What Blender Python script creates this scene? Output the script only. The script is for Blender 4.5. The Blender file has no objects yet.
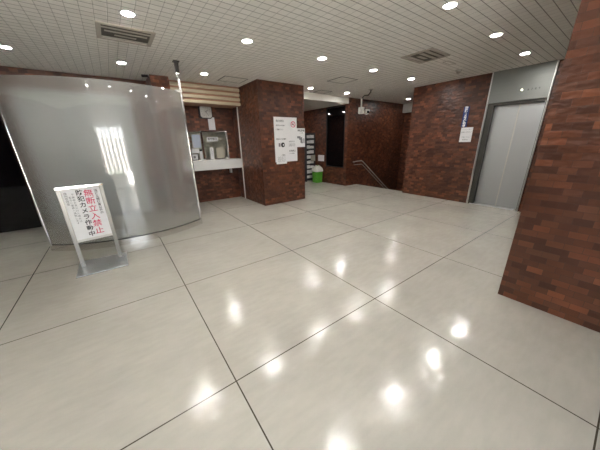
import bpy, bmesh, math, random
from mathutils import Vector, Matrix
random.seed(7)
PI = math.pi
C = bpy.context.scene.collection
S = bpy.context.scene

# ------------------------------------------------------------------ camera
cam_d = bpy.data.cameras.new('camera')
cam_d.sensor_width = 36.0
cam_d.lens = 243.29 / 600 * 36
cam_d.clip_start = 0.02
cam = bpy.data.objects.new('camera', cam_d)
C.objects.link(cam)
S.camera = cam
pitch, roll, yaw = .3307067, .02128962, .6299942
fw = Vector((math.sin(yaw) * math.cos(pitch), math.cos(yaw) * math.cos(pitch), -math.sin(pitch)))
rt = Vector((math.cos(yaw), -math.sin(yaw), 0))
dn = fw.cross(rt)
r2 = rt * math.cos(roll) + dn * math.sin(roll)
d2 = dn * math.cos(roll) - rt * math.sin(roll)
m = Matrix((r2, -d2, -fw)).transposed().to_4x4()
m.translation = (0, 0, 1.5)
cam.matrix_world = m

# ------------------------------------------------------------------ world, exposure
w = bpy.data.worlds.new('daylight')
S.world = w
w.use_nodes = True
bg = w.node_tree.nodes['Background']
bg.inputs[0].default_value = (0.80, 0.90, 1.0, 1)
bg.inputs[1].default_value = 3.0
sun_d = bpy.data.lights.new('sun', 'SUN'); sun_d.energy = 112.0; sun_d.angle = .02; sun_d.color = (1, .985, .96)
sun = bpy.data.objects.new('sun', sun_d); C.objects.link(sun)
sun.location = (0, 6, 12); sun.rotation_euler = (-.50, 0, 0)      # high, from behind the building: lights the street only
S.view_settings.view_transform = 'Standard'
S.view_settings.look = 'None'
S.view_settings.gamma = 1
S.view_settings.use_curve_mapping = False
S.view_settings.exposure = 1.08
LAMP = 165.0          # radiance of each downlight's lens

# ------------------------------------------------------------------ material helpers
def mat(name, col=(.5, .5, .5), rough=.5, metal=0.0, spec=.5, noise=0.0, nscale=8.0, coat=0.0, bump=0.0, bscale=60.0, emit=None):
    M = bpy.data.materials.new(name)
    M.use_nodes = True
    nt = M.node_tree
    b = nt.nodes['Principled BSDF']
    b.inputs['Base Color'].default_value = (*col, 1)
    b.inputs['Roughness'].default_value = rough
    b.inputs['Metallic'].default_value = metal
    b.inputs['Specular IOR Level'].default_value = spec
    b.inputs['Coat Weight'].default_value = coat
    b.inputs['Coat Roughness'].default_value = 0.05
    if noise or bump:
        tc = nt.nodes.new('ShaderNodeTexCoord')
    if noise:
        n = nt.nodes.new('ShaderNodeTexNoise'); n.inputs['Scale'].default_value = nscale; n.inputs['Detail'].default_value = 5
        nt.links.new(tc.outputs['Object'], n.inputs['Vector'])
        r = nt.nodes.new('ShaderNodeValToRGB')
        r.color_ramp.elements[0].position = .3; r.color_ramp.elements[1].position = .7
        r.color_ramp.elements[0].color = (*[c * (1 - noise) for c in col], 1)
        r.color_ramp.elements[1].color = (*[min(1, c * (1 + noise)) for c in col], 1)
        nt.links.new(n.outputs['Fac'], r.inputs[0]); nt.links.new(r.outputs[0], b.inputs['Base Color'])
    if bump:
        n = nt.nodes.new('ShaderNodeTexNoise'); n.inputs['Scale'].default_value = bscale
        nt.links.new(tc.outputs['Object'], n.inputs['Vector'])
        bp = nt.nodes.new('ShaderNodeBump'); bp.inputs['Strength'].default_value = bump; bp.inputs['Distance'].default_value = .01
        nt.links.new(n.outputs['Fac'], bp.inputs['Height']); nt.links.new(bp.outputs[0], b.inputs['Normal'])
    if emit:
        b.inputs['Emission Color'].default_value = (*emit[0], 1)
        b.inputs['Emission Strength'].default_value = emit[1]
    return M

def brushed(name, col, rough, axis=2, metal=1.0):
    M = mat(name, col, rough, metal)
    nt = M.node_tree; b = nt.nodes['Principled BSDF']
    tc = nt.nodes.new('ShaderNodeTexCoord'); mp = nt.nodes.new('ShaderNodeMapping')
    sc = [90, 90, 90]; sc[axis] = 1.5
    mp.inputs['Scale'].default_value = sc
    n = nt.nodes.new('ShaderNodeTexNoise'); n.inputs['Scale'].default_value = 1.0; n.inputs['Detail'].default_value = 3
    nt.links.new(tc.outputs['Object'], mp.inputs[0]); nt.links.new(mp.outputs[0], n.inputs['Vector'])
    mr = nt.nodes.new('ShaderNodeMapRange'); mr.inputs['To Min'].default_value = rough * .7; mr.inputs['To Max'].default_value = rough * 1.35
    nt.links.new(n.outputs['Fac'], mr.inputs[0]); nt.links.new(mr.outputs[0], b.inputs['Roughness'])
    return M

def brick_mat():
    M = bpy.data.materials.new('glazed_brick_tile'); M.use_nodes = True
    nt = M.node_tree; N = nt.nodes.new; L = nt.links.new
    b = nt.nodes['Principled BSDF']
    tc = N('ShaderNodeTexCoord'); ge = N('ShaderNodeNewGeometry')
    sp = N('ShaderNodeSeparateXYZ'); L(tc.outputs['Object'], sp.inputs[0])
    sn = N('ShaderNodeSeparateXYZ'); L(ge.outputs['True Normal'], sn.inputs[0])
    ab = N('ShaderNodeMath'); ab.operation = 'ABSOLUTE'; L(sn.outputs[0], ab.inputs[0])
    gt = N('ShaderNodeMath'); gt.operation = 'GREATER_THAN'; gt.inputs[1].default_value = .5; L(ab.outputs[0], gt.inputs[0])
    mx = N('ShaderNodeMix'); mx.data_type = 'FLOAT'
    L(gt.outputs[0], mx.inputs[0]); L(sp.outputs[0], mx.inputs[2]); L(sp.outputs[1], mx.inputs[3])
    ad = N('ShaderNodeMath'); ad.operation = 'ADD'; ad.inputs[1].default_value = 20.0; L(mx.outputs[0], ad.inputs[0])
    ad2 = N('ShaderNodeMath'); ad2.operation = 'ADD'; ad2.inputs[1].default_value = 5.5; L(sp.outputs[2], ad2.inputs[0])
    cb = N('ShaderNodeCombineXYZ'); L(ad.outputs[0], cb.inputs[0]); L(ad2.outputs[0], cb.inputs[1])
    br = N('ShaderNodeTexBrick')
    br.inputs['Scale'].default_value = 1; br.inputs['Brick Width'].default_value = .108; br.inputs['Row Height'].default_value = .055
    br.inputs['Mortar Size'].default_value = .0014; br.inputs['Mortar Smooth'].default_value = .3; br.inputs['Bias'].default_value = 0
    br.offset = .37; br.offset_frequency = 2; br.squash = 1
    br.inputs['Color1'].default_value = (0, 0, 0, 1); br.inputs['Color2'].default_value = (1, 1, 1, 1); br.inputs['Mortar'].default_value = (.5, .5, .5, 1)
    L(cb.outputs[0], br.inputs['Vector'])
    rp = N('ShaderNodeValToRGB'); e = rp.color_ramp.elements
    e[0].position = 0; e[0].color = (0.062, 0.021, 0.011, 1)
    e[1].position = 1; e[1].color = (0.222, 0.076, 0.033, 1)
    for p, c in ((.22, (0.072, 0.026, 0.015)), (.42, (0.115, 0.037, 0.017)), (.6, (0.087, 0.033, 0.020)), (.78, (0.160, 0.051, 0.023)), (.9, (0.113, 0.044, 0.026))):
        x = e.new(p); x.color = (*c, 1)
    L(br.outputs['Color'], rp.inputs[0])
    ns = N('ShaderNodeTexNoise'); ns.inputs['Scale'].default_value = 3.0; ns.inputs['Detail'].default_value = 4; L(tc.outputs['Object'], ns.inputs['Vector'])
    m2 = N('ShaderNodeMix'); m2.data_type = 'RGBA'; m2.blend_type = 'MULTIPLY'
    mr = N('ShaderNodeMapRange'); mr.inputs['From Min'].default_value = .3; mr.inputs['From Max'].default_value = .7; mr.inputs['To Min'].default_value = .75; mr.inputs['To Max'].default_value = 1.2
    L(ns.outputs['Fac'], mr.inputs[0])
    m2.inputs[0].default_value = 1; L(rp.outputs[0], m2.inputs[6]); L(mr.outputs[0], m2.inputs[7])
    m3 = N('ShaderNodeMix'); m3.data_type = 'RGBA'; L(br.outputs['Fac'], m3.inputs[0]); L(m2.outputs[2], m3.inputs[6]); m3.inputs[7].default_value = (.050, .023, .017, 1)
    L(m3.outputs[2], b.inputs['Base Color'])
    # glaze: pillowed faces, uneven sheen
    n2 = N('ShaderNodeTexNoise'); n2.inputs['Scale'].default_value = 1.0; n2.inputs['Detail'].default_value = 1.5
    mp = N('ShaderNodeMapping'); mp.inputs['Scale'].default_value = (10, 19, 1); L(cb.outputs[0], mp.inputs[0]); L(mp.outputs[0], n2.inputs['Vector'])
    bp = N('ShaderNodeBump'); bp.inputs['Strength'].default_value = .8; bp.inputs['Distance'].default_value = .018; L(n2.outputs['Fac'], bp.inputs['Height'])
    b2 = N('ShaderNodeBump'); b2.inputs['Strength'].default_value = .5; b2.inputs['Distance'].default_value = .002; b2.invert = True
    L(br.outputs['Fac'], b2.inputs['Height']); L(bp.outputs[0], b2.inputs['Normal']); L(b2.outputs[0], b.inputs['Normal'])
    b.inputs['Roughness'].default_value = .32
    b.inputs['Specular IOR Level'].default_value = .45
    return M

def floor_mat():
    M = bpy.data.materials.new('polished_floor_tile'); M.use_nodes = True
    nt = M.node_tree; N = nt.nodes.new; L = nt.links.new
    b = nt.nodes['Principled BSDF']
    tc = N('ShaderNodeTexCoord'); mp = N('ShaderNodeMapping')
    T = 1.4565
    mp.inputs['Location'].default_value = (-.345 + 20 * T, -1.23 + 20 * T, 0)
    L(tc.outputs['Object'], mp.inputs[0])
    br = N('ShaderNodeTexBrick'); br.offset = 0; br.squash = 1
    br.inputs['Scale'].default_value = 1; br.inputs['Brick Width'].default_value = T; br.inputs['Row Height'].default_value = T
    br.inputs['Mortar Size'].default_value = .0042; br.inputs['Mortar Smooth'].default_value = .1; br.inputs['Bias'].default_value = 0
    br.inputs['Color1'].default_value = (.525, .500, .440, 1); br.inputs['Color2'].default_value = (.50, .475, .418, 1); br.inputs['Mortar'].default_value = (.075, .062, .045, 1)
    L(mp.outputs[0], br.inputs['Vector'])
    ns = N('ShaderNodeTexNoise'); ns.inputs['Scale'].default_value = 1.3; ns.inputs['Detail'].default_value = 6; ns.inputs['Roughness'].default_value = .6
    L(tc.outputs['Object'], ns.inputs['Vector'])
    mr = N('ShaderNodeMapRange'); mr.inputs['From Min'].default_value = .3; mr.inputs['From Max'].default_value = .7; mr.inputs['To Min'].default_value = .90; mr.inputs['To Max'].default_value = 1.07
    L(ns.outputs['Fac'], mr.inputs[0])
    # scuffs
    n4 = N('ShaderNodeTexNoise'); n4.inputs['Scale'].default_value = 1; n4.inputs['Detail'].default_value = 8
    m4 = N('ShaderNodeMapping'); m4.inputs['Scale'].default_value = (6, 22, 1); m4.inputs['Rotation'].default_value = (0, 0, .5); L(tc.outputs['Object'], m4.inputs[0]); L(m4.outputs[0], n4.inputs['Vector'])
    mr4 = N('ShaderNodeMapRange'); mr4.inputs['From Min'].default_value = .35; mr4.inputs['From Max'].default_value = .7; mr4.inputs['To Min'].default_value = 1.02; mr4.inputs['To Max'].default_value = .95
    L(n4.outputs['Fac'], mr4.inputs[0])
    mm = N('ShaderNodeMath'); mm.operation = 'MULTIPLY'; L(mr.outputs[0], mm.inputs[0]); L(mr4.outputs[0], mm.inputs[1])
    m2 = N('ShaderNodeMix'); m2.data_type = 'RGBA'; m2.blend_type = 'MULTIPLY'; m2.inputs[0].default_value = 1
    L(br.outputs['Color'], m2.inputs[6]); L(mm.outputs[0], m2.inputs[7]); L(m2.outputs[2], b.inputs['Base Color'])
    # worn wax: patchy gloss
    n3 = N('ShaderNodeTexNoise'); n3.inputs['Scale'].default_value = 5; n3.inputs['Detail'].default_value = 6; L(tc.outputs['Object'], n3.inputs['Vector'])
    r3 = N('ShaderNodeMapRange'); r3.inputs['From Min'].default_value = .35; r3.inputs['From Max'].default_value = .65; r3.inputs['To Min'].default_value = .12; r3.inputs['To Max'].default_value = .25
    L(n3.outputs['Fac'], r3.inputs[0]); L(r3.outputs[0], b.inputs['Roughness'])
    n5 = N('ShaderNodeTexNoise'); n5.inputs['Scale'].default_value = 7; n5.inputs['Detail'].default_value = 3; L(tc.outputs['Object'], n5.inputs['Vector'])
    bp = N('ShaderNodeBump'); bp.inputs['Strength'].default_value = .4; bp.inputs['Distance'].default_value = .005; L(n5.outputs['Fac'], bp.inputs['Height'])
    n6 = N('ShaderNodeTexNoise'); n6.inputs['Scale'].default_value = 45; n6.inputs['Detail'].default_value = 4; L(tc.outputs['Object'], n6.inputs['Vector'])
    b6 = N('ShaderNodeBump'); b6.inputs['Strength'].default_value = .3; b6.inputs['Distance'].default_value = .0012; L(n6.outputs['Fac'], b6.inputs['Height']); L(bp.outputs[0], b6.inputs['Normal'])
    L(b6.outputs[0], b.inputs['Normal'])
    b.inputs['Specular IOR Level'].default_value = .75
    return M

def ceiling_mat():
    M = bpy.data.materials.new('ribbed_ceiling_board'); M.use_nodes = True
    nt = M.node_tree; N = nt.nodes.new; L = nt.links.new
    b = nt.nodes['Principled BSDF']; b.inputs['Roughness'].default_value = .7; b.inputs['Specular IOR Level'].default_value = .25
    tc = N('ShaderNodeTexCoord'); mp = N('ShaderNodeMapping'); mp.inputs['Location'].default_value = (30, 30, 0); L(tc.outputs['Object'], mp.inputs[0])
    def grid(wd, ht, mo, c1, c2, c3):
        br = N('ShaderNodeTexBrick'); br.offset = 0; br.squash = 1
        br.inputs['Scale'].default_value = 1; br.inputs['Brick Width'].default_value = wd; br.inputs['Row Height'].default_value = ht
        br.inputs['Mortar Size'].default_value = mo; br.inputs['Mortar Smooth'].default_value = .3; br.inputs['Bias'].default_value = 0
        br.inputs['Color1'].default_value = (*c1, 1); br.inputs['Color2'].default_value = (*c2, 1); br.inputs['Mortar'].default_value = (*c3, 1)
        L(mp.outputs[0], br.inputs['Vector']); return br
    br = grid(.11, .102, .0032, (.88, .86, .81), (.83, .81, .76), (.52, .505, .47))
    brb = grid(50, .102, .0048, (1, 1, 1), (1, 1, 1), (.50, .49, .47))
    mxx = N('ShaderNodeMix'); mxx.data_type = 'RGBA'; mxx.blend_type = 'MULTIPLY'; mxx.inputs[0].default_value = 1
    L(br.outputs['Color'], mxx.inputs[6]); L(brb.outputs['Color'], mxx.inputs[7]); L(mxx.outputs[2], b.inputs['Base Color'])
    ns = N('ShaderNodeTexNoise'); ns.inputs['Scale'].default_value = 60; L(tc.outputs['Object'], ns.inputs['Vector'])
    bp = N('ShaderNodeBump'); bp.inputs['Strength'].default_value = .2; bp.inputs['Distance'].default_value = .004; L(ns.outputs['Fac'], bp.inputs['Height'])
    b2 = N('ShaderNodeBump'); b2.invert = True; b2.inputs['Strength'].default_value = .8; b2.inputs['Distance'].default_value = .006
    L(br.outputs['Fac'], b2.inputs['Height']); L(bp.outputs[0], b2.inputs['Normal']); L(b2.outputs[0], b.inputs['Normal'])
    return M

M = dict(
    brick=brick_mat(), floor=floor_mat(), ceil=ceiling_mat(),
    plaster=mat('white_painted_board', (.62, .60, .55), .7, noise=.03),
    steel=brushed('brushed_steel', (.30, .295, .28), .36),
    steel_h=brushed('brushed_steel_plate', (.78, .78, .78), .30, 0),
    skirt=brushed('polished_skirt_steel', (.80, .79, .77), .22, 0),
    chrome=mat('polished_chrome', (.80, .80, .79), .12, 1),
    satin=brushed('elevator_steel', (.60, .62, .63), .42, 2, .85),
    header=brushed('elevator_header_steel', (.29, .30, .285), .45, 1, .85),
    jamb=mat('dark_grey_metal', (.10, .095, .085), .4, .6),  # one even dark grey for jambs, brackets and outlines
    black=mat('black_glass', (.004, .004, .005), .04, 0, .6),
    blackmat=mat('black_paint', (.012, .011, .011), .45),
    white=mat('white_paper', (.86, .86, .87), .6, noise=.02, nscale=20),
    bluewhite=mat('pale_blue_paper', (.55, .62, .74), .5),
    cream=mat('cream_enamel', (.50, .43, .30), .45, noise=.05),
    laminate=mat('white_laminate', (.78, .78, .77), .35),
    ink=mat('black_ink', (.03, .03, .035), .6),
    grey_ink=mat('grey_ink', (.25, .25, .26), .6),
    red=mat('red_ink', (.66, .06, .15), .5),
    blue=mat('blue_sign_plate', (.012, .04, .20), .35),
    green=mat('green_plastic', (.09, .36, .03), .4, noise=.1),
    bag=mat('white_plastic_bag', (.78, .80, .74), .35, bump=.6, bscale=25),
    ventm=mat('vent_enamel', (.42, .385, .33), .5),
    ventd=mat('vent_inside', (.09, .078, .065), .6),
    trim=mat('white_trim_enamel', (.7, .69, .65), .4),
    camw=mat('camera_housing_enamel', (.50, .48, .44), .4),
    lens=mat('dark_lens', (.01, .01, .012), .08),
    lamp=mat('downlight_lens', (.9, .9, .9), .3, emit=((1.0, .975, .93), LAMP)),
    dot=mat('lit_indicator', (.9, .9, .8), .3, emit=((1, .95, .75), 3.0)),
    beige=mat('beige_card', (.55, .52, .42), .6),
    brown=mat('brown_paper_rib_shade', (.36, .20, .13), .6),
    dim=mat('office_curtain', (.62, .59, .50), .8, noise=.15, nscale=14),
    rackm=mat('dark_rack_enamel', (.05, .05, .055), .4),
    leaf=mat('leaflet_paper', (.80, .80, .78), .5, noise=.12, nscale=30),
    facade=mat('grey_street_facade', (.022, .022, .024), .8, noise=.6, nscale=2),
    frame=mat('satin_frame_metal', (.74, .73, .70), .38, .7),
    hedge=mat('added_hedge_green', (.05, .07, .045), .8, noise=.4, nscale=6),
    pave=mat('pale_street_paving', (.55, .53, .50), .8, noise=.08, nscale=2),
    added_paledoor=mat('added_pale_door_enamel', (.55, .59, .60), .5),
    stone=mat('stair_tread', (.30, .27, .24), .5, noise=.1),
    clockf=mat('clock_face', (.62, .63, .60), .25, noise=.12, nscale=9),
)

def frosted():
    X = bpy.data.materials.new('frosted_glass'); X.use_nodes = True
    nt = X.node_tree; b = nt.nodes['Principled BSDF']
    b.inputs['Base Color'].default_value = (.84, .85, .83, 1)
    b.inputs['Roughness'].default_value = .21
    b.inputs['Metallic'].default_value = .0
    b.inputs['Transmission Weight'].default_value = .86
    b.inputs['IOR'].default_value = 1.45
    b.inputs['Coat Weight'].default_value = 1
    b.inputs['Coat Roughness'].default_value = .015
    b.inputs['Coat IOR'].default_value = 1.65
    return X
M['frost'] = frosted()

def clear_glass():
    X = bpy.data.materials.new('clear_glass'); X.use_nodes = True
    b = X.node_tree.nodes['Principled BSDF']
    b.inputs['Base Color'].default_value = (.93, .95, .93, 1)
    b.inputs['Roughness'].default_value = .02
    b.inputs['Transmission Weight'].default_value = 1
    b.inputs['IOR'].default_value = 1.1
    b.inputs['Specular IOR Level'].default_value = .5
    return X
M['glass'] = clear_glass()

# ------------------------------------------------------------------ geometry helpers
def bx(bm, x0, x1, y0, y1, z0, z1, bevel=0.0):
    v = [bm.verts.new(p) for p in ((x0, y0, z0), (x1, y0, z0), (x1, y1, z0), (x0, y1, z0), (x0, y0, z1), (x1, y0, z1), (x1, y1, z1), (x0, y1, z1))]
    fs = [bm.faces.new([v[i] for i in f]) for f in ((0, 3, 2, 1), (4, 5, 6, 7), (0, 1, 5, 4), (1, 2, 6, 5), (2, 3, 7, 6), (3, 0, 4, 7))]
    if bevel:
        es = set(e for f in fs for e in f.edges)
        bmesh.ops.bevel(bm, geom=list(es), offset=bevel, segments=2, affect='EDGES', profile=.5)
    return bm

def cyl(bm, p0, p1, r0, r1=None, n=24, cap=True):
    p0 = Vector(p0); p1 = Vector(p1); r1 = r0 if r1 is None else r1
    d = (p1 - p0).normalized(); u = d.orthogonal().normalized(); v = d.cross(u)
    A = [bm.verts.new(p0 + (u * math.cos(2 * PI * i / n) + v * math.sin(2 * PI * i / n)) * r0) for i in range(n)]
    B = [bm.verts.new(p1 + (u * math.cos(2 * PI * i / n) + v * math.sin(2 * PI * i / n)) * r1) for i in range(n)]
    for i in range(n):
        f = bm.faces.new((A[i], A[(i + 1) % n], B[(i + 1) % n], B[i])); f.smooth = True
    if cap:
        bm.faces.new(A[::-1]); bm.faces.new(B)
    return bm

def tube(bm, pts, r, n=12):
    pts = [Vector(p) for p in pts]
    rings = []
    u = None
    for i, p in enumerate(pts):
        d = ((pts[min(i + 1, len(pts) - 1)] - pts[max(i - 1, 0)])).normalized()
        u = d.orthogonal().normalized() if u is None else (u - d * u.dot(d)).normalized()
        v = d.cross(u)
        rings.append([bm.verts.new(p + (u * math.cos(2 * PI * k / n) + v * math.sin(2 * PI * k / n)) * r) for k in range(n)])
    for a, b in zip(rings, rings[1:]):
        for k in range(n):
            f = bm.faces.new((a[k], a[(k + 1) % n], b[(k + 1) % n], b[k])); f.smooth = True
    bm.faces.new(rings[0][::-1]); bm.faces.new(rings[-1])
    return bm

def lathe(bm, c, prof, n=32):
    """prof: list of (radius, z) about a vertical axis through c"""
    rings = []
    for r, z in prof:
        if r < 1e-6:
            rings.append([bm.verts.new((c[0], c[1], c[2] + z))])
        else:
            rings.append([bm.verts.new((c[0] + r * math.cos(2 * PI * k / n), c[1] + r * math.sin(2 * PI * k / n), c[2] + z)) for k in range(n)])
    for a, b in zip(rings, rings[1:]):
        for k in range(n):
            k2 = (k + 1) % n
            if len(a) == 1 and len(b) == 1: continue
            if len(a) == 1: f = bm.faces.new((a[0], b[k], b[k2]))
            elif len(b) == 1: f = bm.faces.new((a[k], b[0], a[k2]))
            else: f = bm.faces.new((a[k], b[k], b[k2], a[k2]))
            f.smooth = True
    return bm

def NB(): return bmesh.new()

def origin_of(o):
    p = Vector((0, 0, 0))
    while o is not None:
        p += o.location; o = o.parent
    return p

def obj(name, bm, material, parent=None, loc=None):
    """vertices are in world coordinates; loc = world origin of the new object"""
    base = origin_of(parent) if parent else Vector((0, 0, 0))
    org = Vector(loc) if loc is not None else base
    bmesh.ops.recalc_face_normals(bm, faces=bm.faces)
    for v in bm.verts: v.co -= org
    for e in bm.edges:
        if len(e.link_faces) == 2 and e.calc_face_angle(0) > .6: e.smooth = False
    me = bpy.data.meshes.new(name); bm.to_mesh(me); bm.free()
    me.materials.append(M[material] if isinstance(material, str) else material)
    o = bpy.data.objects.new(name, me); C.objects.link(o)
    o.parent = parent
    o.location = org - base
    return o

def thing(name, label, cat, loc, group=None):
    o = bpy.data.objects.new(name, None); C.objects.link(o); o.empty_display_size = .1
    o.location = loc; o['label'] = label; o['category'] = cat
    if group: o['group'] = group
    return o

def tag(o, label, cat, group=None):
    o['label'] = label; o['category'] = cat
    if group: o['group'] = group
    return o

def struct(name, bm, material, parent=None):
    o = obj(name, bm, material, parent)
    if parent is None: o['kind'] = 'structure'
    return o

def sroot(name, loc):
    o = bpy.data.objects.new(name, None); C.objects.link(o); o.empty_display_size = .1
    o.location = loc; o['kind'] = 'structure'
    return o

def dup(root, loc, label):
    r = root.copy(); C.objects.link(r); r.location = loc; r['label'] = label
    for ch in list(root.children):
        c = ch.copy(); C.objects.link(c); c.parent = r
        for g in list(ch.children):
            d = g.copy(); C.objects.link(d); d.parent = c
    return r

def text(name, body, size, loc, rot, material, parent, align='CENTER', line=1.0, ext=.0006, bold=0.0):
    """writing set as a mesh; loc is the world position of its centre"""
    cu = bpy.data.curves.new(name, 'FONT')
    cu.body = body; cu.size = size; cu.align_x = align; cu.align_y = 'CENTER'
    cu.space_line = line; cu.extrude = ext; cu.resolution_u = 3; cu.offset = bold
    tmp = bpy.data.objects.new('tmp_text', cu); C.objects.link(tmp)
    dg = bpy.context.evaluated_depsgraph_get()
    me = bpy.data.meshes.new_from_object(tmp.evaluated_get(dg))
    bpy.data.objects.remove(tmp); bpy.data.curves.remove(cu)
    base = origin_of(parent)
    me.transform(Matrix.Rotation(rot[2], 4, 'Z') @ Matrix.Rotation(rot[0], 4, 'X'))
    me.materials.clear(); me.materials.append(M[material])
    o = bpy.data.objects.new(name, me); C.objects.link(o); o.parent = parent
    o.location = Vector(loc) - base
    return o
FY = (PI / 2, 0, 0)           # faces -y
FX = (PI / 2, 0, -PI / 2)     # faces -x

CZ = 2.77
# ================================================================== SETTING
# floor with the stairwell cut out
b = NB()
bx(b, -6.2, 6.87, -1.75, 9.6, -.12, 0)
bx(b, 6.87, 9.7, -1.7, 3.97, -.12, 0)
struct('floor', b, 'floor')
b = NB()
bx(b, -6.2, 9.7, -1.75, 9.6, CZ, CZ + .12)
struct('ceiling', b, 'ceil')
# lower strip ceiling beyond the bulkhead
b = NB()
bx(b, 4.03, 6.3, 5.9, 5.93, 2.60, CZ)
y = 5.935
while y < 9.5:
    bx(b, 4.03, 6.3, y, min(y + .115, 9.5), 2.60, 2.625); y += .13
bx(b, 4.03, 6.3, 5.93, 9.5, 2.63, 2.64)
struct('trim_1', b, 'plaster')

b = NB()   # brick walls
bx(b, 6.68, 6.88, 2.27, 3.97, 0, CZ)                       # left of the elevator
bx(b, 6.68, 6.88, -1.7, 1.28, 0, CZ)                       # right of the elevator
bx(b, 6.95, 7.1, 1.30, 2.27, 0, CZ)
struct('wall_right', b, 'brick')
b = NB()
bx(b, 2.84, 4.04, -.68, .52, 0, CZ)
struct('wall_near_pillar', b, 'brick')
b = NB()
bx(b, 2.785, 4.03, 5.26, 6.75, 0, CZ)
struct('wall_middle_pillar', b, 'brick')
b = NB()
# wall behind the counter with the reception window opening
WX0, WX1, WZ0, WZ1 = 1.30, 2.56, 1.10, 1.80
bx(b, .87, WX0, 6.75, 6.9, 0, CZ); bx(b, WX1, 2.785, 6.75, 6.9, 0, CZ)
bx(b, WX0, WX1, 6.75, 6.9, 0, WZ0); bx(b, WX0, WX1, 6.75, 6.9, WZ1, CZ)
struct('wall_counter', b, 'brick')
b = NB()   # left wall with the dark doorway
bx(b, -1.35, .87, 6.6, 6.75, 0, CZ); bx(b, -6.2, -3.35, 6.6, 6.75, 0, CZ); bx(b, -3.35, -1.35, 6.6, 6.75, 2.25, CZ)
bx(b, .87, 1.2, 5.97, 6.75, 0, CZ)
struct('wall_back', b, 'brick')
b = NB()   # wall with the dark window, then stair wall
BY0, BY1, BZ0, BZ1 = 6.02, 6.93, .60, 2.58
bx(b, 6.3, 6.5, 5.9, BY0, 0, CZ); bx(b, 6.3, 6.5, BY1, 9.5, 0, CZ)
bx(b, 6.3, 6.5, BY0, BY1, 0, BZ0); bx(b, 6.3, 6.5, BY0, BY1, BZ1, CZ)
bx(b, 6.5, 9.6, 5.9, 6.05, -2.2, CZ)
struct('wall_stairs', b, 'brick')
b = NB()
bx(b, 6.88, 9.6, 3.82, 3.97, -2.2, CZ)
struct('wall_stairs_near', b, 'brick')
b = NB()
bx(b, 9.45, 9.6, 3.97, 5.9, -2.2, CZ)
struct('wall_stairs_end', b, 'brick')
b = NB(); bx(b, 9.30, 9.45, 3.97, 5.9, 2.46, CZ)
struct('trim_2', b, 'plaster')
b = NB(); bx(b, 4.03, 6.3, 9.4, 9.55, 0, CZ); bx(b, 3.9, 4.03, 6.75, 9.55, 0, CZ)
struct('wall_far', b, 'brick')
b = NB(); bx(b, -6.2, -6.05, -1.7, 6.75, 0, CZ)
struct('wall_left', b, 'brick')
# entrance wall behind the photographer: bricks with glazed double doors to the street
b = NB()
bx(b, .95, 6.9, -1.75, -1.6, 0, CZ); bx(b, -6.2, -2.05, -1.75, -1.6, 0, CZ); bx(b, -2.05, .95, -1.75, -1.6, 2.12, CZ)
struct('wall_front', b, 'brick')
en = sroot('window_1', (-.55, -1.68, 0))
b = NB()
for x in (-2.05, -1.50, -1.07, -.60, -.50, -.03, .44, .91):
    bx(b, x, x + .04, -1.70, -1.65, 0, 2.12)
bx(b, -2.05, .95, -1.70, -1.65, 2.08, 2.12); bx(b, -2.05, .95, -1.70, -1.65, 0, .09); bx(b, -2.05, .95, -1.70, -1.65, .98, 1.02)
obj('window_frame', b, 'steel', en)
b = NB(); bx(b, -30, 30, -40, -1.75, -.12, -.02)
struct('floor_street', b, 'pave')
b = NB(); bx(b, -9, 9, -9.3, -9.0, -.02, 1.9)
struct('wall_street', b, 'facade')
b = NB()
for i in range(18): bx(b, -9 + i, -8.72 + i, -8.98, -8.9, -.02, 2.3)
struct('wall_added_piers', b, 'stone')  # unseen piers added so the screen's reflection shows stripes

b = NB(); bx(b, -2.7, .3, -3.45, -3.05, -.02, .22)
struct('trim_4', b, 'plaster')  # unseen planter, added with the hedge to block the paving's glare
b = NB()  # added hedge: keeps sunlit paving out of the screen's reflection
for i in range(60):
    x = -2.6 + 2.8 * i / 59
    bmesh.ops.create_icosphere(b, subdivisions=2, radius=.13 + .03 * random.random(), matrix=Matrix.Translation((x, -3.25 + random.uniform(-.06, .06), .33 + random.uniform(-.03, .08))))
hd = obj('added_hedge', b, 'hedge', loc=(-1.2, -3.25, .22)); tag(hd, 'unseen hedge added outside the doors to block bright paving in reflections', 'hedge')

# black doorway in the left wall
b = NB()
bx(b, -3.5, -1.2, 8.6, 8.7, 0, CZ); bx(b, -3.5, -3.36, 6.75, 8.6, 0, CZ); bx(b, -1.34, -1.2, 6.75, 8.6, 0, CZ)
struct('wall_passage', b, 'blackmat')
dr = sroot('door_1', (-2.35, 6.70, 0))
for i in range(2):
    b = NB(); bx(b, -3.33 + i * .99, -2.36 + i * .99, 6.70, 6.72, .01, 2.24); obj('door_leaf', b, 'black', dr)

# invented pale doors, added to brighten what shows through the frosted screen
dr = sroot('door_3', (-.35, 6.58, 0))
for i in range(2):
    b = NB(); bx(b, -1.22 + i * .87, -.36 + i * .87, 6.575, 6.60, .01, 2.45, .004); obj('door_leaf', b, 'added_paledoor', dr)
for x in (-.43, -.28):
    b = NB(); cyl(b, (x, 6.55, .9), (x, 6.55, 1.15), .012); bx(b, x - .01, x + .01, 6.55, 6.58, .9, .92); bx(b, x - .01, x + .01, 6.55, 6.58, 1.13, 1.15); obj('door_handle', b, 'chrome', dr)

# dark window by the stairs
wn = sroot('window_2', (6.36, 6.47, BZ0))
b = NB(); bx(b, 6.33, 6.35, BY0 + .03, BY1 - .03, BZ0 + .03, BZ1 - .03); obj('window_pane', b, 'black', wn)
b = NB()
bx(b, 6.295, 6.38, BY0, BY0 + .03, BZ0, BZ1); bx(b, 6.295, 6.38, BY1 - .03, BY1, BZ0, BZ1)
bx(b, 6.295, 6.38, BY0, BY1, BZ0, BZ0 + .03); bx(b, 6.295, 6.38, BY0, BY1, BZ1 - .03, BZ1)
obj('window_frame', b, 'blackmat', wn)

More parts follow.
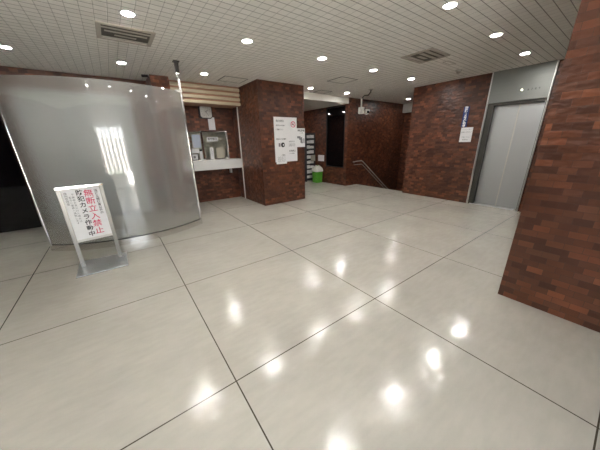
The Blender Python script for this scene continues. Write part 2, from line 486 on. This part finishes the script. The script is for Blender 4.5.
# stairs going down
b = NB()
for i in range(9):
    x = 6.87 + i * .285
    bx(b, x, x + .285, 3.97, 5.9, -.19 * (i + 1) - .25, -.19 * (i + 1))
struct('floor_stairs', b, 'stone')

# elevator doors and steel surround
el = sroot('door_2', (6.8, 1.78, 0))
b = NB(); bx(b, 6.655, 6.90, 1.29, 2.25, 2.18, CZ); obj('header_panel', b, 'header', el)
for y0 in (2.235, 1.28):
    b = NB(); bx(b, 6.645, 6.86, y0, y0 + .02, 0, CZ, .003); obj('door_frame', b, 'frame', el)
b = NB(); bx(b, 6.70, 6.86, 2.135, 2.235, 0, 2.18); bx(b, 6.66, 6.86, 1.30, 1.31, 0, 2.18); bx(b, 6.70, 6.86, 1.31, 2.135, 2.13, 2.18); obj('door_jamb', b, 'jamb', el)
b = NB(); bx(b, 6.80, 6.83, 1.715, 2.135, .015, 2.18, .004); obj('door_leaf', b, 'satin', el)
b = NB(); bx(b, 6.80, 6.83, 1.31, 1.708, .015, 2.18, .004); obj('door_leaf', b, 'satin', el)
b = NB(); bx(b, 6.792, 6.80, 1.703, 1.722, .015, 2.13); obj('door_seam', b, 'trim', el)
b = NB(); bx(b, 6.69, 6.86, 1.37, 2.20, 0, .012); obj('door_sill', b, 'steel_h', el)
text('floor_indicator', '1  2  3  4', .05, (6.652, 1.87, 2.375), FX, 'grey_ink', el)
text('floor_indicator', '6  7  8  9', .05, (6.652, 1.53, 2.352), FX, 'ink', el)
b = NB(); cyl(b, (6.645, 1.706, 2.362), (6.656, 1.706, 2.362), .014, n=16); obj('indicator_lamp', b, 'dot', el)

# slim metal corner trim of the pillar
b = NB(); bx(b, 2.762, 2.787, 6.40, 6.425, 0, CZ)
struct('trim_3', b, 'trim')

# ================================================================== THINGS
# ---- curved frosted screen
CX, CY, RR = .11, 6.24, 1.70
def arc(r, x0, x1, n=40):
    a0 = math.asin((x0 - CX) / RR); a1 = math.asin((x1 - CX) / RR)
    return [(CX + r * math.sin(a0 + (a1 - a0) * i / n), CY - r * math.cos(a0 + (a1 - a0) * i / n)) for i in range(n + 1)]
def curved(bm, t0, t1, z0, z1, x0=-1.03, x1=1.11):
    o = arc(RR + t0, x0, x1); i_ = arc(RR + t1, x0, x1)
    V = [[bm.verts.new((p[0], p[1], z)) for p in P] for P in (o, i_) for z in (z0, z1)]
    o0, o1, i0, i1 = V
    for k in range(len(o) - 1):
        for q in ((o0[k], o0[k + 1], o1[k + 1], o1[k]), (i0[k], i1[k], i1[k + 1], i0[k + 1]), (o1[k], o1[k + 1], i1[k + 1], i1[k]), (o0[k], i0[k], i0[k + 1], o0[k + 1])):
            f = bm.faces.new(q); f.smooth = True
            if abs(f.calc_center_median().z - z1) < 1e-5 or abs(f.calc_center_median().z - z0) < 1e-5: f.smooth = False
    bm.faces.new((o0[0], o1[0], i1[0], i0[0])); bm.faces.new((o0[-1], i0[-1], i1[-1], o1[-1]))
    return bm
sc = thing('curved_screen', 'tall curved frosted glass screen on a steel skirt, reflecting the entrance', 'screen', (CX, CY - RR, 0))
gl = obj('glass_panel', curved(NB(), -.006, .006, .075, 2.335), 'frost', sc)
obj('base_skirt', curved(NB(), .022, -.022, 0, .095), 'skirt', sc)
obj('gasket', curved(NB(), .010, -.010, .095, .108), 'jamb', sc)
e0 = arc(RR, -1.03, 1.11)
b = NB(); cyl(b, (e0[0][0] - .005, e0[0][1], 0), (e0[0][0] - .005, e0[0][1], 2.34), .021, n=20); obj('edge_post', b, 'chrome', sc)
px, py = e0[-1][0] + .02, e0[-1][1]
b = NB(); cyl(b, (px, py, 0), (px, py, 2.62), .02, n=20); p_ = obj('ceiling_pole', b, 'chrome', sc)
b = NB(); bx(b, px - .028, px + .028, py - .02, py + .02, 2.60, 2.755, .004); bx(b, px - .045, px + .045, py - .045, py + .045, 2.755, CZ); obj('ceiling_bracket', b, 'jamb', p_)
for z in (2.34, 2.52):
    b = NB(); cyl(b, (px, py, z - .02), (px, py, z + .02), .032, n=20); obj('collar', b, 'chrome', p_)
b = NB(); bx(b, px - .09, px, py - .03, py + .012, 2.31, 2.35, .004); obj('clamp', b, 'chrome', p_)

# ---- notice stand
st = thing('notice_stand', 'low steel stand holding a white notice in red and black vertical writing', 'sign', (-.405, 3.92, 0))
b = NB(); bx(b, -.665, -.14, 3.67, 4.175, 0, .012, .003); obj('base_plate', b, 'steel_h', st)
b = NB(); bx(b, -.667, -.138, 3.668, 4.177, 0, .004); obj('dark_edge', b, 'blackmat', st)  # thin black strip around the foot of the base plate
ang = math.atan2(.06, .40)
def sb(x0, x1, y0, y1, z0, z1, bev=0.0):       # box in the stand's own turned frame
    bm = bx(NB(), x0, x1, y0, y1, z0, z1, bev)
    bmesh.ops.transform(bm, matrix=Matrix.Translation((-.412, 4.0, 0)) @ Matrix.Rotation(ang, 4, 'Z'), verts=bm.verts)
    return bm
obj('post', sb(-.222, -.180, -.016, .016, .012, 1.02, .003), 'steel', st)
obj('post', sb(.180, .222, -.016, .016, .012, 1.02, .003), 'steel', st)
obj('top_rail', sb(-.226, .226, -.03, .024, 1.02, 1.05, .004), 'chrome', st)
brd = obj('notice_board', sb(-.180, .180, -.010, .004, .37, 1.018), 'white', st)
obj('bottom_rail', sb(-.182, .182, -.013, .008, .345, .375), 'trim', st)
obj('back_plate', sb(-.180, .180, .004, .012, .35, 1.018), 'steel', st)
def stext(name, body, size, x, ztop, material, line=1.0, bold=0.0):
    n = body.count('\n') + 1
    p = Matrix.Translation((-.412, 4.0, 0)) @ Matrix.Rotation(ang, 4, 'Z') @ Vector((x, -.0115, ztop - size * line * n / 2 * 1.02))
    text(name, body, size, p, (PI / 2, 0, ang), material, brd, line=line, bold=bold)
V = lambda s: '\n'.join(s)
stext('red_lettering', V('無断立入禁止'), .094, .062, .995, 'red', 1.05, .0008)
stext('black_lettering', V('防犯カメラ作動中'), .070, -.022, 1.0, 'ink', 1.09, .0013)
stext('small_lettering', V('当ビル関係者以外の'), .036, .138, .985, 'ink', 1.0, .0004)
stext('small_lettering', V('不審者を見かけた場合は'), .028, -.088, .965, 'grey_ink', 1.2)
stext('small_lettering', V('直ちに警察へ通報します'), .028, -.118, .93, 'grey_ink', 1.15)
stext('small_lettering', V('建物管理者'), .032, -.150, .98, 'grey_ink', 1.0)

# ---- counter with window
ct = thing('reception_counter', 'white counter shelf under the reception window beside the brick pillar', 'counter', (2.05, 6.6, .85))
b = NB(); bx(b, 1.22, 2.76, 6.40, 6.748, .86, 1.095, .006); obj('counter_top', b, 'laminate', ct)
b = NB(); bx(b, 2.52, 2.56, 6.64, 6.748, .72, .86, .004); obj('bracket', b, 'laminate', ct)
b = NB(); bx(b, 1.30, 1.34, 6.64, 6.748, .72, .86, .004); obj('bracket', b, 'laminate', ct)

wn = sroot('window_3', (1.93, 6.8, WZ0))
b = NB()
for x in (1.30, 1.875, 2.52):
    bx(b, x, x + .04, 6.735, 6.79, WZ0, WZ1)
bx(b, WX0, WX1, 6.75, 6.79, WZ1 - .02, WZ1); bx(b, WX0, WX1, 6.75, 6.79, WZ0, WZ0 + .015)
obj('window_frame', b, 'chrome', wn)
for x0, x1 in ((1.34, 1.875), (1.915, 2.52)):
    b = NB(); bx(b, x0, x1, 6.765, 6.771, WZ0 + .015, WZ1 - .02); obj('window_pane', b, 'glass', wn)
b = NB(); bx(b, 1.2, 2.7, 6.9, 6.93, .9, 2.0); obj('office_blind', b, 'dim', wn)

def card(name, label, cat, x0, x1, z0, z1, material, y=6.76, t=.003, group=None):
    o = obj(name, bx(NB(), x0, x1, y - t, y, z0, z1), material, loc=((x0 + x1) / 2, y, z0))
    return tag(o, label, cat, group)
card('poster', 'pale blue sheet taped inside the left pane of the reception window', 'poster', 1.66, 1.86, 1.40, 1.715, 'bluewhite', 6.764)
card('notice', 'brown slip on the left pane of the reception window, upper of two', 'notice', 1.565, 1.64, 1.60, 1.655, 'brown', 6.764)
card('notice', 'brown slip on the left pane of the reception window, lower of two', 'notice', 1.565, 1.64, 1.53, 1.575, 'brown', 6.764)
card('notice', 'wide white strip across the left pane under the pale blue sheet', 'notice', 1.575, 1.79, 1.275, 1.385, 'white', 6.764)
fc = thing('framed_card', 'small white card in a dark frame standing at the window left corner', 'sign', (1.65, 6.72, 1.095))
b = NB(); bx(b, 1.545, 1.745, 6.715, 6.73, 1.095, 1.265, .003); obj('card_frame', b, 'ink', fc)
b = NB(); bx(b, 1.565, 1.725, 6.711, 6.715, 1.115, 1.245); obj('card_sheet', b, 'white', fc)
b = NB(); bx(b, 1.62, 1.67, 6.7095, 6.711, 1.15, 1.21); obj('printed_mark', b, 'grey_ink', fc)
t_ = thing('small_card', 'narrow white card with a black head on the counter beside the mullion', 'sign', (1.82, 6.72, 1.095))
b = NB(); bx(b, 1.785, 1.85, 6.715, 6.722, 1.095, 1.36); obj('card_sheet', b, 'white', t_)
b = NB(); bx(b, 1.785, 1.85, 6.712, 6.715, 1.315, 1.36); obj('card_heading', b, 'ink', t_)
t_ = thing('window_sign', 'white label with four black characters on the right pane', 'sign', (2.16, 6.762, 1.545))
b = NB(); bx(b, 2.02, 2.31, 6.757, 6.763, 1.545, 1.655, .002); obj('sign_plate', b, 'white', t_)
text('lettering', '受付窓口', .062, (2.165, 6.7565, 1.60), FY, 'ink', t_, bold=.001)
t_ = thing('document_holder', 'upright white sheet in a holder on the counter before the right pane', 'sign', (2.09, 6.71, 1.095))
b = NB(); bx(b, 2.045, 2.135, 6.70, 6.706, 1.098, 1.40); obj('sheet', b, 'white', t_)
b = NB(); bx(b, 2.03, 2.15, 6.68, 6.73, 1.095, 1.105); obj('holder_base', b, 'laminate', t_)
text('lettering', V('御用の方は'), .032, (2.09, 6.6995, 1.28), FY, 'grey_ink', t_, line=1.1)
card('notice', 'beige sheet low on the right pane beside the upright document holder', 'notice', 2.225, 2.455, 1.13, 1.385, 'beige', 6.764)

# roller-shutter style ribbed panel over the counter
sh = thing('ribbed_panel', 'cream horizontally ribbed soffit panel above the reception window', 'panel', (1.99, 6.2, 2.36))
b = NB(); bx(b, 1.2, 2.785, 6.235, 6.75, 2.36, CZ); obj('soffit_box', b, 'brown', sh)  # brown puts the shade between the ribs into the box colour
nr = 4; ph = (CZ - 2.36) / nr
for i in range(nr):
    z0 = 2.36 + i * ph
    b = NB(); bx(b, 1.2, 2.784, 6.185, 6.235, z0, z0 + ph - .042, .012); obj('rib', b, 'cream', sh)

# wall clock
ck = thing('wall_clock', 'square silver wall clock with rounded corners above the reception window', 'clock', (2.06, 6.74, 2.10))
def rsq(bm, cx, cz, h, r, y0, y1, n=8):
    P = []
    for qx, qz, a0 in ((1, 1, 0), (-1, 1, PI / 2), (-1, -1, PI), (1, -1, 1.5 * PI)):
        for k in range(n + 1):
            a = a0 + PI / 2 * k / n
            P.append((cx + qx * (h - r) + r * math.cos(a), cz + qz * (h - r) + r * math.sin(a)))
    A = [bm.verts.new((x, y0, z)) for x, z in P]; B = [bm.verts.new((x, y1, z)) for x, z in P]
    bm.faces.new(A); bm.faces.new(B[::-1])
    for k in range(len(P)): bm.faces.new((A[k], A[(k + 1) % len(P)], B[(k + 1) % len(P)], B[k]))
    return bm
obj('clock_case', rsq(NB(), 2.06, 2.245, .158, .06, 6.70, 6.75), 'ink', ck)
fa = obj('clock_face', rsq(NB(), 2.07, 2.245, .138, .055, 6.694, 6.70), 'clockf', ck)
for a, l, w_ in ((.9, .07, .008), (2.6, .10, .006)):
    b = NB(); bx(b, -w_ / 2, w_ / 2, -.001, .001, -.015, l)
    bmesh.ops.transform(b, matrix=Matrix.Translation((2.07, 6.692, 2.245)) @ Matrix.Rotation(a, 4, 'Y'), verts=b.verts)
    obj('clock_hand', b, 'ink', fa)
for k in range(12):
    a = k * PI / 6
    b = NB(); bx(b, -.004, .004, -.001, .001, .09, .112)
    bmesh.ops.transform(b, matrix=Matrix.Translation((2.07, 6.693, 2.245)) @ Matrix.Rotation(a, 4, 'Y'), verts=b.verts)
    obj('hour_mark', b, 'grey_ink', fa)
card('paper_slip', 'blank white paper slip hanging below the wall clock', 'notice', 2.11, 2.275, 1.825, 2.125, 'white', 6.748)

# notices on the middle pillar
bd = thing('notice_board', 'large white notice board with no-smoking mark on the middle brick pillar', 'notice board', (3.46, 5.26, 1.03))
b = NB(); bx(b, 3.14, 3.785, 5.240, 5.26, 1.03, 2.05, .002); sb_ = obj('board', b, 'white', bd)
yb = 5.2395
ring = NB()
cyl(ring, (3.675, yb - .002, 1.895), (3.675, yb + .0006, 1.895), .07, n=32); obj('red_ring', ring, 'red', bd)
b = NB(); cyl(b, (3.675, yb - .003, 1.895), (3.675, yb - .0015, 1.895), .054, n=32); obj('ring_centre', b, 'white', bd)
b = NB(); bx(b, 3.635, 3.70, yb - .0045, yb - .003, 1.882, 1.897); obj('cigarette_mark', b, 'ink', bd)
b = NB(); tube(b, [(3.70, yb - .004, 1.90), (3.705, yb - .004, 1.915), (3.69, yb - .004, 1.925), (3.70, yb - .004, 1.935)], .003, 6); obj('smoke_mark', b, 'ink', bd)
b = NB(); bx(b, -.058, .058, -.001, .001, -.007, .007)
bmesh.ops.transform(b, matrix=Matrix.Translation((3.675, yb - .0055, 1.895)) @ Matrix.Rotation(PI / 4, 4, 'Y'), verts=b.verts)
obj('red_bar', b, 'red', bd)
for body, s, x, z, mm_ in (('館内禁煙', .055, 3.30, 1.96, 'grey_ink'), ('建物内での喫煙は', .030, 3.31, 1.865, 'grey_ink'), ('ご遠慮下さい', .036, 3.28, 1.775, 'grey_ink'),
                           ('防犯カメラ作動中', .035, 3.32, 1.56, 'ink'), ('お知らせ', .045, 3.62, 1.50, 'grey_ink'), ('掲示物は管理室の', .024, 3.63, 1.44, 'grey_ink'),
                           ('許可を得て下さい', .024, 3.63, 1.40, 'grey_ink'), ('駐輪禁止', .05, 3.64, 1.28, 'grey_ink'), ('ここに自転車を', .024, 3.62, 1.22, 'grey_ink')):
    text('lettering', body, s, (x, yb, z), FY, mm_, bd, bold=.0006)
# small picture of a camera eye on the board
b = NB(); cyl(b, (3.36, yb - .002, 1.43), (3.36, yb + .0005, 1.43), .055, n=24); pi_ = obj('picture_disc', b, 'ink', bd)
b = NB(); cyl(b, (3.375, yb - .003, 1.43), (3.375, yb - .0015, 1.43), .020, n=20); obj('picture_centre', b, 'white', pi_)
b = NB(); bx(b, 3.24, 3.29, yb - .0015, yb + .0005, 1.39, 1.47); obj('picture_block', b, 'grey_ink', bd)
nt_ = thing('notice', 'small white notice overlapping the bottom edge of the large board', 'notice', (3.30, 5.238, .985))
b = NB(); bx(b, 3.155, 3.455, 5.2345, 5.238, .985, 1.215); obj('sheet', b, 'white', nt_)
text('lettering', 'ご案内', .038, (3.36, 5.234, 1.19), FY, 'ink', nt_)
for i in range(5):
    text('lettering', '管理人室までお越し下さい', .019, (3.31, 5.234, 1.15 - i * .028), FY, 'grey_ink', nt_)
ps = thing('poster', 'grey and white picture poster right of the large notice board', 'poster', (3.91, 5.258, 1.36))
b = NB(); bx(b, 3.795, 4.045, 5.252, 5.258, 1.365, 1.81); obj('sheet', b, 'white', ps)
text('lettering', '特殊詐欺', .055, (3.925, 5.2515, 1.755), FY, 'ink', ps, bold=.001)
text('lettering', 'にご注意', .030, (3.93, 5.2515, 1.70), FY, 'grey_ink', ps)
b = NB()
for x0, x1, z0, z1 in ((3.80, 3.90, 1.575, 1.625), (3.86, 3.955, 1.54, 1.60), (3.90, 3.965, 1.47, 1.56), (3.925, 3.975, 1.455, 1.48), (3.995, 4.025, 1.46, 1.57)):
    bx(b, x0, x1, 5.2505, 5.252, z0, z1)
obj('picture', b, 'grey_ink', ps)

# blue sign and paper left of the elevator
bs = thing('vertical_sign', 'narrow blue vertical sign with white characters left of the elevator', 'sign', (6.675, 2.655, 1.76))
b = NB(); bx(b, 6.665, 6.68, 2.57, 2.685, 1.735, 2.165, .002); obj('sign_plate', b, 'blue', bs)
text('lettering', V('防犯カメラ作動中'), .062, (6.6640, 2.628, 1.95), FX, 'white', bs, line=.87, bold=.0045)
pp = thing('paper_notice', 'white paper notice with faint print under the blue vertical sign', 'notice', (6.678, 2.56, 1.42))
b = NB(); bx(b, 6.674, 6.679, 2.425, 2.67, 1.41, 1.728); obj('sheet', b, 'white', pp)
for i, s in enumerate(('エレベーター', '点検のお知らせ', '', 'ご協力下さい', '管理会社')):
    if s: text('lettering', s, .032, (6.6735, 2.548, 1.68 - i * .055), FX, 'grey_ink', pp)

# handrail down the stairs
hr = thing('handrail', 'slim steel handrail running down the stair wall', 'handrail', (6.9, 5.82, 0))
b = NB(); tube(b, [(6.55, 5.83, .80), (6.75, 5.82, .815), (6.98, 5.82, .815), (7.06, 5.82, .78), (8.9, 5.82, -.54)], .013); obj('rail', b, 'camw', hr)
b = NB(); tube(b, [(6.60, 5.83, .70), (6.98, 5.82, .70), (7.06, 5.82, .665), (8.9, 5.82, -.655)], .008); obj('lower_rail', b, 'camw', hr)
for x, z in ((6.65, .81), (7.5, .462), (8.35, -.146)):
    b = NB(); tube(b, [(x, 5.9, z - .05), (x, 5.85, z - .05), (x, 5.82, z - .005)], .009, 8); obj('bracket', b, 'steel', hr)

# hanging security camera
sc_ = thing('security_camera', 'white security camera on a bent arm hanging before the stairs', 'camera', (5.85, 4.70, CZ))
b = NB(); cyl(b, (5.85, 4.7, CZ - .02), (5.85, 4.7, CZ), .055); obj('ceiling_mount', b, 'camw', sc_)
b = NB(); tube(b, [(5.85, 4.7, CZ - .02), (5.84, 4.7, 2.70), (5.75, 4.7, 2.62), (5.60, 4.7, 2.60), (5.52, 4.7, 2.55), (5.50, 4.7, 2.45), (5.50, 4.7, 2.30)], .016); obj('cable_arm', b, 'jamb', sc_)
b = NB(); cyl(b, (5.50, 4.7, 2.52), (5.50, 4.7, 2.28), .020); obj('arm_sleeve', b, 'camw', sc_)
b = NB(); bx(b, 5.45, 5.56, 4.64, 4.76, 2.16, 2.32, .01); bd_ = obj('housing', b, 'camw', sc_)
b = NB()
ds = [(0.0, -.105)] + [(.085 * math.sin(a * PI / 16), -.105 * math.cos(a * PI / 16)) for a in range(1, 9)]
lathe(b, (5.69, 4.68, 2.25), ds + [(.09, .02), (.0, .03)]); obj('dome', b, 'camw', sc_)
b = NB(); cyl(b, (5.66, 4.60, 2.215), (5.63, 4.575, 2.195), .03); obj('lens', b, 'lens', sc_)
b = NB(); bx(b, 5.54, 5.68, 4.65, 4.72, 2.24, 2.30, .006); obj('neck', b, 'jamb', sc_)

# small camera over the screen
s2 = thing('security_camera', 'tiny dark camera on a stalk beside the brick pier above the screen', 'camera', (.83, 5.97, 2.70))
b = NB(); cyl(b, (.87, 6.0, 2.72), (.81, 5.97, 2.735), .010, n=12); obj('stalk', b, 'blackmat', s2)
b = NB(); cyl(b, (.84, 5.96, 2.735), (.74, 5.93, 2.72), .022, n=16); obj('camera_body', b, 'blackmat', s2)

# rack of leaflets, bin, low notice
rk = thing('leaflet_rack', 'tall dark leaflet rack facing the hall behind the middle pillar', 'rack', (6.07, 7.65, 0))
for x in (5.86, 6.27):
    b = NB(); bx(b, x, x + .015, 7.52, 7.80, 0, 1.80); obj('side_panel', b, 'rackm', rk)
b = NB(); bx(b, 5.875, 6.27, 7.79, 7.80, 0, 1.80); obj('back_panel', b, 'rackm', rk)
for i in range(9):
    z = .13 + i * .185
    b = NB(); bx(b, 5.875, 6.27, 7.54, 7.79, z - .012, z); obj('shelf', b, 'rackm', rk)
for i in range(9):
    z = .131 + i * .185
    for j in range(2):
        x0 = 5.885 + j * .195; h_ = .085 + .035 * random.random()
        b = bx(NB(), 0, .175, 0, .10, 0, h_)
        bmesh.ops.transform(b, matrix=Matrix.Translation((x0, 7.56 + .02 * random.random(), z)), verts=b.verts)
        o = obj('leaflet_stack', b, 'leaf', loc=(x0 + .09, 7.6, z))
        pos = ('lowest', 'second lowest', 'third lowest', 'fourth lowest', 'middle', 'fourth highest', 'third highest', 'second highest', 'highest')[i]
        tag(o, 'pale leaflet stack on the %s shelf of the dark rack, %s half' % (pos, ('left', 'right')[j]), 'leaflets', 'leaflet stacks in the rack')

bn = thing('waste_bin', 'bright green waste bin lined with a bulging white bag', 'bin', (6.125, 7.20, 0))
b = NB()
def rbox(bm, cx, cy, levels, n=6):
    rings = []
    for hx, hy, r, z in levels:
        P = []
        for qx, qy, a0 in ((1, 1, 0), (-1, 1, PI / 2), (-1, -1, PI), (1, -1, 1.5 * PI)):
            for k in range(n + 1):
                a = a0 + PI / 2 * k / n
                P.append(bm.verts.new((cx + qx * (hx - r) + r * math.cos(a), cy + qy * (hy - r) + r * math.sin(a), z)))
        rings.append(P)
    for a, c in zip(rings, rings[1:]):
        for k in range(len(a)):
            f = bm.faces.new((a[k], a[(k + 1) % len(a)], c[(k + 1) % len(a)], c[k])); f.smooth = True
    bm.faces.new(rings[0][::-1]); bm.faces.new(rings[-1])
    return bm
rbox(b, 6.125, 7.20, [(.135, .135, .03, 0), (.152, .152, .035, .40), (.162, .162, .04, .40), (.162, .162, .04, .44)])
obj('bin_body', b, 'green', bn)
b = NB(); rbox(b, 6.122, 7.20, [(.164, .166, .04, .405), (.168, .172, .05, .45), (.158, .156, .06, .51), (.12, .13, .07, .58), (.06, .07, .05, .63)])
for v in b.verts:
    v.co += Vector((random.uniform(-.01, .01), random.uniform(-.01, .01), random.uniform(-.008, .012)))
obj('bin_bag', b, 'bag', bn)
b = NB(); bx(b, 6.07, 6.16, 7.14, 7.22, .60, .645, .008); obj('green_wrapper', b, 'green', bn)

wc = obj('paper_notice', bx(NB(), 6.294, 6.298, 7.02, 7.36, .78, 1.0), 'white', loc=(6.296, 7.19, .78))
tag(wc, 'small white notice on the wall just above the green bin', 'notice')
wc = obj('rack_plate', bx(NB(), 6.06, 6.275, 7.508, 7.518, .77, 1.0), 'ventm', loc=(6.17, 7.513, .77))
tag(wc, 'small grey plate hung on the front of the leaflet rack', 'sign')

# ---- ceiling fittings
def downlight(x, y, label, first=None):
    if first: return dup(first, (x, y, CZ), label)
    t = thing('downlight', label, 'ceiling light', (x, y, CZ), 'round ceiling downlights')
    b = NB(); lathe(b, (x, y, CZ), [(.078, 0), (.078, -.004), (.072, -.007), (.056, -.005), (.056, 0)], 40); obj('trim_ring', b, 'laminate', t)
    b = NB(); lathe(b, (x, y, CZ), [(.0545, -.001), (.0545, -.004), (.04, -.007), (0, -.009)], 40); obj('lens', b, 'lamp', t)
    return t
xs = (-.86, .42, 1.735, 3.05, 4.365, 5.68)
rows = {5.41: 'back row', 3.48: 'middle row', 1.53: 'front row'}
names = {(-.86, 5.41): 'lit round downlight farthest left, above the top of the frosted screen',
 (.42, 5.41): 'lit round downlight over the frosted screen, behind the left ceiling vent',
 (1.735, 5.41): 'lit round downlight just in front of the cream ribbed panel',
 (4.365, 5.41): 'lit round downlight just behind the right edge of the middle pillar',
 (5.68, 5.41): 'lit round downlight in front of the bulkhead near the hanging camera',
 (-.86, 3.48): 'lit round downlight left of the left ceiling vent, outside the picture',
 (.42, 3.48): 'lit round downlight right beside the left ceiling vent',
 (1.735, 3.48): 'lit round downlight midway between the left vent and middle pillar',
 (3.05, 3.48): 'lit round downlight out in front of the middle pillar',
 (4.365, 3.48): 'lit round downlight beside the ceiling hatch between pillar and elevator',
 (5.68, 3.48): 'lit round downlight at the left end of the elevator wall',
 (3.05, 1.53): 'lit round downlight cut by the top edge of the photo',
 (4.365, 1.53): 'lit round downlight left of the one nearest the elevator',
 (5.68, 1.53): 'lit round downlight directly before the elevator header'}
first = None
for (yy, rn) in rows.items():
    for k, xx in enumerate(xs):
        if (xx, yy) in ((3.05, 5.41), (-.86, 3.48)): continue
        lb = names.get((xx, yy)) or 'lit round downlight in the %s, %s' % (rn, ('in line with the left side of the screen', 'in line with the left ceiling vent', 'in line with the ribbed panel', 'in line with the middle pillar', 'in line with the right ceiling vent', 'in line with the smoke detector')[k])
        t = downlight(xx, yy, lb, first)
        first = first or t
for q, lb in (((4.79, 8.52, 2.60), 'lit round downlight in the lower ceiling behind the pillar, farther one'), ((4.73, 7.67, 2.60), 'lit round downlight in the lower ceiling behind the pillar, nearer one')):
    dup(first, q, lb)
downlight(8.33, 5.12, 'lit round downlight farthest back, over the descending stairs', first)

def vent(x0, x1, y0, y1, label):
    t = thing('ceiling_vent', label, 'vent', ((x0 + x1) / 2, (y0 + y1) / 2, CZ), 'recessed air vents in the ceiling')
    b = NB(); w_ = .045
    for q in ((x0, x1, y0, y0 + w_), (x0, x1, y1 - w_, y1), (x0, x0 + w_, y0 + w_, y1 - w_), (x1 - w_, x1, y0 + w_, y1 - w_)):
        bx(b, *q, CZ - .012, CZ)
    obj('vent_frame', b, 'ventm', t)
    b = NB(); bx(b, x0 + w_, x1 - w_, y0 + w_, y1 - w_, CZ - .003, CZ); obj('vent_throat', b, 'ventd', t)
    ya, yb_ = y0 + w_ + .01, y1 - w_ - .01; dy = (yb_ - ya) / 4
    xa, xb = x0 + w_, x1 - w_
    for i, (fa, fb) in enumerate(((.0, 1.0), (.06, .94), (.26, .72), (.0, 1.0))):
        b = NB(); bx(b, xa + (xb - xa) * fa, xa + (xb - xa) * fb, -dy * .40, dy * .40, -.0015, .0015)
        bmesh.ops.transform(b, matrix=Matrix.Translation((0, ya + dy * (i + .5), CZ - .012)) @ Matrix.Rotation(.15, 4, 'X'), verts=b.verts)
        obj('vent_blade', b, 'ventm', t)
vent(.142, .717, 3.838, 4.355, 'square grey-brown air vent in the ceiling over the frosted screen')
vent(4.115, 4.70, 2.24, 2.75, 'square grey-brown air vent in the ceiling before the elevator wall')

def hatch(x0, x1, y0, y1, label):
    t = thing('ceiling_hatch', label, 'hatch', ((x0 + x1) / 2, (y0 + y1) / 2, CZ), 'flush access hatches in the ceiling')
    b = NB(); w_ = .014
    for q in ((x0, x1, y0, y0 + w_), (x0, x1, y1 - w_, y1), (x0, x0 + w_, y0 + w_, y1 - w_), (x1 - w_, x1, y0 + w_, y1 - w_)):
        bx(b, *q, CZ - .005, CZ)
    obj('hatch_frame', b, 'jamb', t)
    b = NB(); bx(b, x0 + w_, x1 - w_, y0 + w_, y1 - w_, CZ - .003, CZ); obj('hatch_cover', b, 'ceil', t)
hatch(4.20, 4.70, 4.15, 4.62, 'square outlined hatch in the ceiling right of the middle pillar')
hatch(2.12, 2.63, 5.35, 5.80, 'square outlined hatch in the ceiling left of the middle pillar')
hatch(4.76, 5.17, 5.45, 5.79, 'square outlined hatch in the ceiling close to the bulkhead')
b = NB()
for q in ((5.0, 5.30, 2.40, 2.41), (5.0, 5.30, 2.49, 2.50), (5.0, 5.01, 2.41, 2.49), (5.29, 5.30, 2.41, 2.49)): bx(b, *q, CZ - .004, CZ)
tag(obj('ceiling_plate', b, 'ventm', loc=(5.15, 2.45, CZ)), 'thin outlined plate in the ceiling between right vent and smoke detector', 'plate')

sd = thing('smoke_detector', 'small round white smoke detector near the elevator wall', 'smoke detector', (5.83, 2.57, CZ))
b = NB(); lathe(b, (5.83, 2.57, CZ), [(.06, 0), (.06, -.015), (.05, -.022), (0, -.022)]); obj('detector_base', b, 'camw', sd)
b = NB(); lathe(b, (5.83, 2.57, CZ), [(.038, -.022), (.034, -.055), (.02, -.062), (0, -.062)]); obj('detector_head', b, 'ventm', sd)
